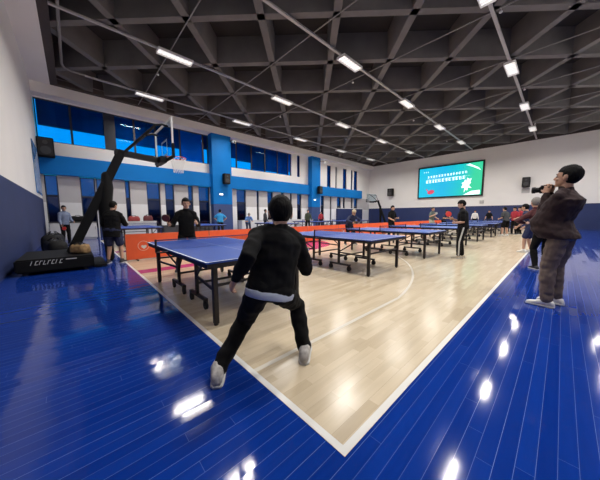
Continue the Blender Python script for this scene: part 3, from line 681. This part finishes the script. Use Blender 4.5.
def person(label, loc, face, top, bottom, H=1.72, hair=HAIRB, hairlen=0, skin=SKINM, pel=(0, 0, .93), neck=None, head_dir=(0, 1, -.05), shoulder_yaw=0,
           hands=((-.28, .12, .82), (.28, .12, .82)), poles=((-.4, -.8, -1), (.4, -.8, -1)), feet=((-.12, 0, .1), (.12, 0, -.1)), knee=(0, 1, .15), sleeve='long', legs='long',
           voxel=.009, girth=1.0, belly=0, shoes=None, hem=None, baggy=1.0, curl=(.6, .6), group=None, cap=None, sole=None, wr=.007, stripe=None, jhem=-.10, shs=1.0, hw_=1.0, hscale=1.0, neckl=.115, collar=1.0, heel=(0, 0), palm=None, hip_yaw=0, headfwd=0):
    k = H / 1.75; fx, fy = face; rz = math.atan2(fy, fx) - PI / 2
    o = thing('person', label, 'person', (*loc, 0), rz, group)
    P = V(pel) ; P.z = pel[2]; Nk = V(neck) if neck is not None else P + V((0, .02, .515 * k))
    up = (Nk - P).normalized()
    cy = lambda a: V((math.cos(a), math.sin(a), 0))
    hipx = cy(hip_yaw); shx = cy(shoulder_yaw); hipx = (hipx - up * hipx.dot(up)).normalized(); shx = (shx - up * shx.dot(up)).normalized()
    T = (Nk - P).length
    def tor(t, a, b, add=0, fw=0):
        x = hipx.lerp(shx, min(1, max(0, t))).normalized(); y = up.cross(x).normalized()
        g = girth if t < .9 else 1
        return (P + up * (t * T) + y * fw * k, x * (a * g * k + add), y * (b * g * k + add))
    gh = .65 + .35 * girth; hips = [P - hipx * .088 * k * gh - up * .02, P + hipx * .088 * k * gh - up * .02]
    shp = [P + up * (T * .845) - shx * .178 * k * (girth * .4 + .6), P + up * (T * .845) + shx * .178 * k * (girth * .4 + .6)]
    th, sh, ua, fa = .425 * k, .415 * k, .285 * k, .255 * k
    an, kn, el, wrs = [], [], [], []
    for i in range(2):
        f = feet[i]; a = V((f[0], f[1], .085 * k + heel[i])); kk, a2 = ik(hips[i], a, th, sh, (knee if not isinstance(knee[0], (tuple, list)) else knee[i])); an.append(a2); kn.append(kk)
        e_, w_ = ik(shp[i], hands[i], ua, fa, poles[i]); el.append(e_); wrs.append(w_)
    body = B()
    prof = [(-.16, .075, .07, 0), (-.06, .150, .105, -.005), (.06, .165, .112, -.005), (.28, .140, .098, .0), (.55, .158, .110, .0), (.78, .168, .105, -.005), (.92, .120, .080, -.012), (1.0, .062, .058, -.006)]
    rings(body, [tor(t, a, b, 0, fw + (belly * math.exp(-((t - .25) / .3) ** 2))) for t, a, b, fw in prof], n=20)
    hd = V(head_dir).normalized(); Hc = Nk + up * .055 * k + V((0, 0, neckl * k)) + hd * (.035 * k + headfwd)
    hx = hd.cross(V((0, 0, 1))).normalized(); hu = hx.cross(hd).normalized(); R = Matrix((hx, hd, hu)).transposed()
    hs = k * 1.03 * hscale
    limb(body, [Nk - up * .05 * k, Hc - hu * .07 * hs - hd * .015], [.062 * k, .054 * k])
    pt = lambda x, y, z: Hc + (hx * x + hd * y + hu * z) * hs
    ball(body, pt(0, -.012, .022), (.074 * hs, .094 * hs, .098 * hs), 20, 16, R)
    ball(body, pt(0, .028, -.050), (.056 * hs, .062 * hs, .066 * hs), 18, 14, R)
    ball(body, pt(0, .066, -.092), (.026 * hs, .022 * hs, .020 * hs), 12, 10, R)
    limb(body, [pt(0, .078, .012), pt(0, .098, -.026)], [.009 * hs, .0145 * hs], n=10)
    ball(body, pt(0, .072, .026), (.050 * hs, .016 * hs, .012 * hs), 14, 10, R)
    for s_ in (-1, 1): ball(body, pt(s_ * .082, -.010, -.012), (.013 * hs, .021 * hs, .033 * hs), 10, 10, R); ball(body, pt(s_ * .036, .062, -.035), (.022 * hs, .020 * hs, .018 * hs), 10, 8, R)
    for i, s_ in ((0, -1), (1, 1)):
        limb(body, [Nk - up * .02 * k, Nk.lerp(shp[i], .5) + up * .012 * k, shp[i]], [.045 * k, .050 * k, .050 * k])
        limb(body, [shp[i] - shx * s_ * .02, shp[i].lerp(el[i], .35), el[i], el[i].lerp(wrs[i], .3), wrs[i]], [.056 * k, .050 * k, .040 * k, .040 * k, .027 * k])
        fd = (wrs[i] - el[i]).normalized(); inward = -shx * s_ + V((0, .25, 0)) if not palm else V(palm[i])
        hand(body, wrs[i], fd, inward, (1 if fd.cross(inward).dot(V((0, 1, .6))) > 0 else -1), curl[i], k * 1.02)
        limb(body, [hips[i], hips[i].lerp(kn[i], .5), kn[i], kn[i].lerp(an[i], .28), kn[i].lerp(an[i], .7), an[i]], [.092 * k, .078 * k, .056 * k, .058 * k, .042 * k, .036 * k])
        fdir = V((-math.sin(feet[i][2]), math.cos(feet[i][2]), 0)); base = V((an[i].x, an[i].y, 0))
        limb(body, [base - fdir * .035 * k + V((0, 0, .04 + heel[i])), base + fdir * .09 * k + V((0, 0, .035 + heel[i] * .4)), base + fdir * .155 * k + V((0, 0, .026))], [.034 * k, .034 * k, .024 * k])
    bd = robj('body', body, skin, o, voxel, 3)
    # face details
    for s_ in (-1, 1):
        bm = B(); ball(bm, pt(s_ * .031, .0775, -.001), (.011 * hs, .008 * hs, .0065 * hs), 10, 8, R); obj('eye', bm, EYE, bd)
        bm = B(); limb(bm, [pt(s_ * .016, .086, .020), pt(s_ * .034, .083, .025), pt(s_ * .050, .072, .019)], [.0035 * hs] * 3, n=6)
        obj('eyebrow', bm, hair if hair != HAIRY else HAIRB, bd)
    bm = B(); limb(bm, [pt(-.022, .079, -.058), pt(0, .0885, -.055), pt(.022, .079, -.058)], [.004 * hs, .006 * hs, .004 * hs], n=8); obj('mouth', bm, LIP, bd)
    # hair cap
    b2 = bmesh.new(); bmesh.ops.create_uvsphere(b2, u_segments=36, v_segments=28, radius=1)
    for v in b2.verts:
        c = v.co.copy(); q = V((c.x * .087 * hw_, c.y * .106 * hw_ - .018, c.z * .110 + .024))
        n_ = noise.noise(V((q.x * 30, q.y * 30, q.z * 18)) + V((H * 7, 0, 0)));
        q *= 1 + .035 * n_
        lim = .052 + .012 * n_; low_ = -.075 - hairlen
        hide = 0
        if q.y > .030 and q.z < lim + (.10 - q.y) * .1: hide = min(1, (lim - q.z) / .018 + .4)
        if q.z < -.005 and q.y > -.012 and hairlen == 0: hide = max(hide, min(1, (q.y + .012) / .012))
        if hairlen == 0 and abs(q.y + .008) < .024 and -.05 < q.z < .018 and abs(q.x) > .05: hide = max(hide, 1)
        if q.z < low_: hide = max(hide, min(1, (low_ - q.z) / .02))
        hide = max(0, hide); q = q * (1 - .30 * hide); v.co = Hc + (hx * q.x + hd * q.y + hu * q.z) * hs
    for f in b2.faces: f.smooth = True
    hb = B(); merge(hb, b2); obj('hair', hb, hair, bd)
    if cap:
        bm = B(); ball(bm, pt(0, -.012, .06), (.088 * hs, .106 * hs, .072 * hs), 24, 14, R); limb(bm, [pt(-.05, .08, .06), pt(0, .11, .055), pt(.05, .08, .06)], [.03 * hs, .045 * hs, .03 * hs], flat=(hu, .18)); obj('cap', bm, cap, o)
    # clothes
    tm, bmn = top, bottom; sd = random.random() * 10
    sh_ = B(); ad = .014 * baggy
    jh = jhem
    pr = [(jh, .158, .118, 0, .018), (.06, .166, .116, 0, .016), (.28, .150, .106, 0, .018), (.55, .162, .114, 0, .014), (.78, .172, .108, -.005, .012), (.92, .130, .086, -.012, .012), (.99, .066, .062, -.008, .010)]
    if baggy > 2: pr[0] = (-.12, .160, .118, 0, .016); pr.insert(1, (-.04, .168, .122, 0, .020)); pr[2] = (.10, .172, .122, 0, .020); pr[3] = (.30, .162, .116, 0, .022)
    rings(sh_, [tor(t, a, b, a2, fw + (belly * math.exp(-((t - .25) / .3) ** 2))) for t, a, b, fw, a2 in pr], n=22)
    for i, s_ in ((0, -1), (1, 1)):
        limb(sh_, [Nk - up * .02 * k, Nk.lerp(shp[i], .5) + up * .014 * k, shp[i]], [.055 * k, .060 * k, .062 * k])
        if sleeve == 'long': limb(sh_, [shp[i] - shx * s_ * .025, shp[i].lerp(el[i], .4), el[i], el[i].lerp(wrs[i], .5), el[i].lerp(wrs[i], .97)], [.064 * k + .004, .058 * k + ad * .4, .050 * k + ad * .5, .045 * k + ad * .4, .036 * k])
        else: limb(sh_, [shp[i] - shx * s_ * .025, shp[i].lerp(el[i], .4), shp[i].lerp(el[i], .72)], [.064 * k, .062 * k + ad * .4, .062 * k + ad * .4])
    if collar: limb(sh_, [Nk - up * .03 * k, Nk + up * .030 * k * collar + hd * .004], [.072 * k, .066 * k])
    robj('jacket' if sleeve == 'long' else 'shirt', sh_, tm, o, max(.0085, voxel), 4, wr, 9, sd)
    tr = B()
    tk = .80 if baggy > 2 else 1; rings(tr, [tor(t, a * tk, b * tk, .008 * min(baggy, 1.6), fw + (belly * .6 * math.exp(-((t - .25) / .3) ** 2))) for t, a, b, fw in ((-.17, .07, .07, 0), (-.07, .152, .112, -.008), (.02, .168, .118, -.008), (.14, .156, .110, 0))], n=20)
    for i in range(2):
        if legs == 'long': limb(tr, [hips[i], hips[i].lerp(kn[i], .5), kn[i], kn[i].lerp(an[i], .3), kn[i].lerp(an[i], .75), kn[i].lerp(an[i], .95)], [(.102 * k if baggy > 2 else .100 * k * (.5 + .5 * girth)), .086 * k + ad * .3, .064 * k + ad * .5, .063 * k + ad * .5, .050 * k + ad * .6, .047 * k + ad * .5])
        else: limb(tr, [hips[i], hips[i].lerp(kn[i], .45), hips[i].lerp(kn[i], .78)], [.100 * k, .094 * k + ad * .5, .092 * k + ad * .7])
    trm = robj('trousers' if legs == 'long' else 'shorts', tr, bmn, o, max(.0085, voxel), 4, wr, 9, sd + 3)
    if stripe:
        for i, s_ in ((0, -1), (1, 1)):
            bm = B(); out = hipx * s_; lim_ = [hips[i] + out * (.112 * k), hips[i].lerp(kn[i], .5) + out * (.099 * k), kn[i] + out * .078 * k, kn[i].lerp(an[i], .4) + out * .074 * k, kn[i].lerp(an[i], .95) + out * .060 * k]
            limb(bm, lim_, [.020 * k] * 5, flat=(out, .35)); obj('side_stripe', bm, stripe, trm)
    if hem:
        bm = B(); rings(bm, [tor(t, a, b, .026, 0) for t, a, b in ((-.135, .146, .113), (-.12, .151, .115), (-.06, .160, .118), (0.0, .160, .114))], n=24); robj('shirt_hem', bm, hem, o, .0085, 3, .004, 12)
    sm, so = shoes or M('dark_shoe', (.03, .03, .035), .5), sole or M('pale_sole', (.55, .55, .53), .6)
    for i in range(2):
        fdir = V((-math.sin(feet[i][2]), math.cos(feet[i][2]), 0)); lt = V((fdir.y, -fdir.x, 0)); b0_ = V((an[i].x, an[i].y, 0)); hl = heel[i]
        L = []; Ls = []
        for y_, wd, tp in ((-.085, .020, .045), (-.07, .034, .082), (-.03, .039, .100), (.02, .039, .105), (.06, .041, .078), (.11, .046, .058), (.15, .042, .050), (.18, .026, .036), (.19, .010, .02)):
            y_ *= shs; wd *= shs; tp *= shs ** 1.2
            z_ = hl * max(0, min(1, (.10 - y_) / .17)); c = b0_ + fdir * y_ * k + V((0, 0, z_))
            L.append((c + V((0, 0, .022 + (tp - .022) / 2)) , lt * wd * k, V((0, 0, (tp - .010) / 2))))
            Ls.append((c + V((0, 0, .0135)), lt * (wd + .004) * k, V((0, 0, .0125))))
        bm = B(); rings(bm, L, n=16, power=.75); limb(bm, [b0_ + V((0, 0, .07 + hl)), b0_ + V((0, 0, .10 + hl))], [.042 * k * shs, .043 * k * shs]); shb = obj('shoe', bm, sm, o)
        bm = B(); rings(bm, Ls, n=16, power=.5); obj('sole', bm, so, shb)
    Rw = Matrix.Translation((loc[0], loc[1], 0)) @ Matrix.Rotation(rz, 4, 'Z')
    return o, Rw, wrs, el
def racket(label, loc_w, axis, nrm, rubber, back=None):
    """bat held in the hand: axis runs from handle to blade, nrm is the red/black face"""
    o = thing('table_tennis_racket', label, 'racket', loc_w, 0); a = V(axis).normalized(); n = V(nrm); n = (n - a * n.dot(a)).normalized(); l_ = a.cross(n)
    bm = B(); rings(bm, [(a * -.05, l_ * .015, n * .011), (a * .0, l_ * .012, n * .011), (a * .05, l_ * .014, n * .010)], n=12); obj('handle', bm, M('bat_wood', (.42, .26, .12), .5), o)
    def disc(off, th, r, name, mat):
        bm = B(); pts = [a * (.125 + r * 1.04 * math.cos(2 * PI * q / 32)) + l_ * r * math.sin(2 * PI * q / 32) + n * off for q in range(32)]; poly(bm, pts, th, n); obj(name, bm, mat, o)
    disc(.0035, .007, .076, 'blade', MATS['bat_wood']); disc(.0062, .0026, .0745, 'rubber', rubber); disc(-.0036, .0026, .0745, 'rubber', back or RUBBER)
    return o
BLK = M('black_cloth', (.0055, .0055, .006), .9, var=.25, scale=30, spec=.2); BLK2 = M('black_trouser_cloth', (.006, .0058, .006), .9, var=.2, scale=30, spec=.2)
HEMC = M('pale_blue_shirt', (.50, .55, .64), .8); SNK = M('grey_white_sneaker', (.42, .40, .38), .6, var=.45, scale=26); SNW = M('white_sneaker', (.70, .69, .66), .5, var=.1, scale=20)
MAR = M('dark_maroon_fleece', (.020, .007, .008), .9, var=.3, scale=30); KHK = M('brown_trousers', (.15, .11, .088), .85, var=.18, scale=22)
REDR = M('red_rubber', (.55, .03, .025), .5); NAVYC = M('navy_cloth', (.014, .02, .06), .85, var=.2, scale=20); DGY = M('dark_grey_cloth', (.045, .047, .05), .85, var=.2, scale=20)
CYC = M('bright_blue_shirt', (.02, .28, .62), .8, var=.12, scale=20); LBL = M('pale_blue_shirt_print', (.10, .22, .55), .8, var=.5, scale=9); GRB = M('grey_blue_shirt', (.16, .20, .30), .8, var=.1); REDC = M('red_shirt', (.36, .02, .035), .8, var=.15); OLV = M('dark_green_jacket', (.03, .045, .03), .85, var=.2); GRS = M('grey_green_shirt', (.09, .11, .10), .85, var=.2)
PALE = M('pale_stripe', (.60, .60, .58), .7)

def world2local(loc, face):
    rz = math.atan2(face[1], face[0]) - PI / 2
    return (Matrix.Translation((loc[0], loc[1], 0)) @ Matrix.Rotation(rz, 4, 'Z')).inverted()
# stooping player in the foreground, seen from behind
fl, ff = (-1.56, 1.05), (-.90, .43)
W = world2local(fl, ff); L3 = lambda *p: tuple(W @ V(p))
lf, rf = L3(-1.70, .725, 0), L3(-1.45, 1.40, 0)
fg = person('person in black with legs wide apart, back to the camera, at the nearest table', fl, ff, BLK, BLK2, H=1.66, pel=L3(-1.50, 1.08, .68), neck=L3(-1.505, 1.185, 1.14), head_dir=(.05, 1, -.22), neckl=.090, hscale=1.08, hw_=1.05, collar=.3,
       hands=(L3(-1.565, .82, .79), L3(-1.66, 1.47, .93)), poles=((-.25, -1, -.35), (.35, -.5, -1)), feet=((lf[0], lf[1], -.1), (rf[0], rf[1], -.4)), knee=((.35, 1, .0), (.45, 1, .2)), hem=HEMC, shoes=SNK,
       voxel=.0062, curl=(.75, 1.25), wr=.012, shs=1.28, hip_yaw=0, jhem=-.10, baggy=1.9, girth=1.10)
# opponent
ol, of = (-5.75, 1.86), (1, -.25)
opp = person('person in a black polo shirt facing the camera behind the nearest table', ol, of, BLK, BLK2, H=1.66, pel=(0, 0, .86), neck=(0, .06, 1.36), hands=((-.20, .27, 1.08), (.34, .26, 1.06)), poles=((-.35, -.5, -1), (.35, -.5, -1)), feet=((-.22, 0, .2), (.22, 0, -.2)),
       head_dir=(-.1, 1, -.15), voxel=.007, curl=(1.0, 1.3), sleeve='long', wr=.006)
def in_hand(p, i, dirn): return tuple(p[1] @ (p[2][i] + (p[2][i] - p[3][i]).normalized() * .075) + V(dirn).normalized() * .02)
racket('red racket in the right hand of the stooping player', in_hand(fg, 1, (-.4, .5, -.6)), (-.5, .5, -.6), (.8, .5, .3), REDR)
racket('dark red racket raised by the person in the black polo shirt', in_hand(opp, 1, (.2, -.3, .9)), (.15, -.35, .9), (.8, -.6, .2), M('dark_red_rubber', (.10, .015, .015), .5), M('dark_red_rubber', (.10, .015, .015)))
# man filming at the right
cl, cf = (.0, 4.74), (-1, .28)
W3 = world2local(cl, cf); L3 = lambda *p: tuple(W3 @ V(p))
man = person('heavy man in a dark maroon jacket and brown trousers filming at the right edge', cl, cf, MAR, KHK, H=1.86, skin=SKIND, pel=(0, -.02, 1.0), neck=(0, -.01, 1.555), head_dir=(.0, 1, .10),
       hands=((-.04, .165, 1.53), (.06, .155, 1.545)), poles=((-.12, .1, -1), (.12, .1, -1)), feet=((-.13, .04, .12), (.13, .02, -.1)), voxel=.0068, headfwd=-.035, hscale=1.06, girth=1.46, belly=.125, baggy=2.3, shoes=SNW, curl=(1.1, 1.1), wr=.011, jhem=-.17,
       palm=((.9, .3, .3), (-.9, .3, .3)), hair=HAIRB)
def camcorder(label, loc, fwd):
    rz = math.atan2(fwd[1], fwd[0]) - PI / 2
    o = thing('video_camera', label, 'camera', loc, rz)
    bm = B(); box(bm, (-.04, -.07, -.045), (.04, .04, .045), .008); b = obj('body', bm, BLACKV, o)
    bm = B(); cyl(bm, (0, .04, .002), (0, .09, .002), .036); cyl(bm, (0, .08, .002), (0, .115, .002), .044); obj('lens_barrel', bm, BLACK, o)
    bm = B(); cyl(bm, (0, .1135, .002), (0, .1165, .002), .036); obj('lens_glass', bm, M('lens_glass_dark', (.02, .02, .05), .1), b)
    bm = B(); box(bm, (-.022, -.10, .02), (.022, -.06, .062), .008); obj('eyepiece', bm, RUBBER, o)
    bm = B(); box(bm, (-.03, -.04, .045), (.03, .03, .062), .006); obj('flash_shoe', bm, BLACK, b)
    return o
hw = man[1] @ ((man[2][0] + man[2][1]) / 2)
camcorder('black video camera with a lens held to the face of the heavy man', (hw.x - .055, hw.y + .0, hw.z + .05), (-1, .1))
# standing player with the red racket
sl, sf = (-1.93, 8.15), (-.97, -.28)
st = person('player in black with a pale trouser stripe, looking down at a red racket', sl, sf, BLK, BLK2, H=1.68, pel=(0, -.02, .90), neck=(0, .02, 1.39), head_dir=(0, 1, -.45), hands=((-.06, .18, 1.02), (.06, .24, 1.12)), poles=((-.5, -.4, -1), (.5, -.4, -1)), girth=1.12, baggy=1.6,
       feet=((-.10, .06, .2), (.10, -.04, -.2)), sleeve='short', stripe=PALE, shoes=M('cream_shoe', (.55, .50, .40), .6), voxel=.008, curl=(.9, 1.2))
racket('bright red racket held up by the player with the striped trousers', in_hand(st, 1, (-.5, -.2, .6)), (-.35, -.15, .9), (.35, -.9, .05), M('bright_red_rubber', (.75, .06, .05), .45), MATS['bright_red_rubber'])
# man in shorts at the basketball stand
person('person in a black jacket and shorts, back turned, at the basketball stand', (-7.95, .73), (-.86, .5), BLK, NAVYC, H=1.64, pel=(0, 0, .87), neck=(.02, .05, 1.36), head_dir=(.25, 1, -.3), hands=((-.20, .30, 1.06), (.22, .32, 1.02)), poles=((-.4, -.4, -1), (.4, -.4, -1)),
       feet=((-.15, 0, .15), (.15, .05, -.15)), legs='short', voxel=.008, girth=1.15, jhem=-.34, baggy=1.8)
# players across the tables
a = person('pale haired player in a dark shirt bending over the far end of the third table', (-6.05, 8.55), (.9, -.35), NAVYC, BLK2, H=1.66, hair=HAIRY, pel=(0, -.12, .82), neck=(0, .17, 1.22), head_dir=(0, 1, -.6), hands=((-.12, .42, .92), (.22, .45, .95)), poles=((-1, -.3, 0), (1, -.3, 0)), feet=((-.2, 0, .2), (.2, -.1, -.2)), voxel=.009)
racket('black racket held low by the pale haired bending player', in_hand(a, 1, (.8, -.2, .2)), (.8, -.4, .3), (0, .3, 1), RUBBER)
a = person('player in a black shirt with bare forearms behind the fourth table', (-6.1, 12.2), (1, -.3), BLK, BLK2, H=1.76, pel=(0, 0, .92), neck=(0, .05, 1.44), hands=((-.16, .30, 1.08), (.24, .34, 1.0)), poles=((-.5, -.5, -1), (.5, -.5, -1)), feet=((-.2, 0, .2), (.2, 0, -.2)), sleeve='short', voxel=.009)
racket('red racket held in front of the player behind the fourth table', in_hand(a, 1, (.8, -.4, .1)), (.7, -.7, .2), (.6, .5, .6), REDR)
a = person('player in a grey green shirt and pale shorts behind the sixth table', (-6.0, 17.7), (1, -.3), GRS, M('pale_shorts', (.42, .40, .30), .8), H=1.80, hair=HAIRB, pel=(0, 0, .94), neck=(.02, .06, 1.46), hands=((-.2, .3, 1.0), (.34, .36, 1.22)), poles=((-.5, -.5, -1), (.5, -.5, -1)), feet=((-.2, 0, .2), (.2, 0, -.2)), sleeve='short', legs='short', voxel=.010, head_dir=(.3, 1, -.1))
racket('pale faced racket raised by the player in the grey green shirt', in_hand(a, 1, (.6, 0, .7)), (.7, .5, .8), (.6, -.6, .1), M('pale_rubber', (.55, .55, .52), .5))
person('player in dark clothes leaning forward behind the seventh table', (-6.1, 20.6), (1, -.4), NAVYC, BLK2, H=1.68, pel=(0, -.05, .86), neck=(0, .15, 1.32), hands=((-.2, .38, .98), (.28, .4, 1.0)), poles=((-.5, -.5, -1), (.5, -.5, -1)), feet=((-.22, 0, .2), (.22, 0, -.2)), sleeve='short', voxel=.011)
# right side in the distance
person('grey haired person in a dark red jacket and black trousers beside the filming man', (-.26, 7.7), (-.55, .85), M('dark_red_jacket', (.06, .009, .011), .85, var=.2, scale=20), BLK2, H=1.68, hair=HAIRG, pel=(0, 0, .88), neck=(-.12, .08, 1.36), head_dir=(.1, 1, -.15), hands=((-.30, .16, 1.06), (.24, .22, 1.0)), poles=((-1, -.5, .1), (1, -.5, .1)), feet=((-.1, 0, .1), (.1, 0, -.1)), voxel=.008, girth=1.1, shoes=M('dark_shoe', (.03, .03, .035), .5))
person('bare legged person in navy shirt and shorts past the dark red jacket', (-.72, 10.9), (-.9, .3), NAVYC, M('navy_blue_shorts', (.012, .02, .075), .8), H=1.62, pel=(0, -.05, .86), neck=(0, .1, 1.33), head_dir=(0, 1, -.3), hands=((-.2, .22, .85), (.2, .2, .83)), feet=((-.1, .05, .1), (.1, -.05, -.1)), sleeve='short', legs='short', voxel=.009, shoes=SNW)
person('person in dark grey shirt and dark shorts at the far end of the court', (-2.25, 18.6), (-.6, .5), DGY, BLK2, H=1.72, pel=(0, -.03, .91), neck=(0, .08, 1.41), head_dir=(-.2, 1, -.2), hands=((-.2, .25, 1.0), (.2, .25, 1.0)), feet=((-.16, 0, .2), (.16, 0, -.2)), sleeve='short', legs='short', voxel=.010, group='spectators at the far end', shoes=SNW)
person('red shirted person in black trousers, left one of the far pair', (-2.02, 20.2), (-.5, -.8), REDC, BLK2, H=1.70, hands=((-.2, .2, 1.0), (.2, .2, 1.0)), sleeve='short', voxel=.012)
person('red shirted person in black trousers, right one of the far pair', (-1.80, 20.7), (-.7, -.5), REDC, BLK2, H=1.74, hands=((-.24, .1, .85), (.2, .22, 1.05)), sleeve='short', voxel=.012)
person('person in a white top standing past the farthest table, near the screen side', (-5.6, 27.6), (.3, -1), M('white_top', (.60, .60, .60), .8), BLK2, H=1.60, voxel=.013)
person('person in a black top standing past the farthest table, right of the one in white', (-4.6, 28.0), (.1, -1), BLK, NAVYC, H=1.58, voxel=.013, sleeve='short')
# behind the barrier
person('person in a bright blue shirt, back turned, by the nearer column', (-14.6, 6.75), (-.8, .5), CYC, BLK2, H=1.66, pel=(0, 0, .87), neck=(0, .04, 1.35), hands=((-.22, .22, .95), (.22, .22, .95)), sleeve='short', voxel=.011, girth=1.15, poles=((-1, -.4, .2), (1, -.4, .2)))
person('person in a blue and white shirt bending over a table between the columns', (-14.6, 8.75), (.6, -.2), LBL, NAVYC, H=1.66, hair=HAIRG, pel=(0, -.1, .82), neck=(0, .26, 1.16), head_dir=(0, 1, -.5), hands=((-.2, .55, .86), (.2, .55, .86)), sleeve='short', voxel=.011)
person('black haired person past the bending one in the blue and white shirt', (-14.4, 10.0), (.3, .9), DGY, BLK2, H=1.62, voxel=.012)
person('person in a dark green jacket with a pale sleeve behind the barrier', (-12.7, 12.6), (.8, -.5), OLV, BLK2, H=1.56, hands=((-.25, .2, .9), (.25, .25, .9)), voxel=.011, stripe=None)
person('person with a red top by the farther column', (-15.4, 17.0), (.8, -.5), REDC, BLK2, H=1.42, voxel=.012)
a = person('person in a grey blue shirt and dark trousers standing by the white cabinet', (-14.9, -.28), (.75, .5), GRB, BLK2, H=1.68, hands=((-.15, .3, 1.0), (.26, .2, .88)), voxel=.010, head_dir=(.4, 1, -.1))
racket('red racket held by the person in the grey blue shirt', in_hand(a, 1, (.3, .2, -.6)), (.5, .5, -.6), (.7, -.4, .3), REDR)
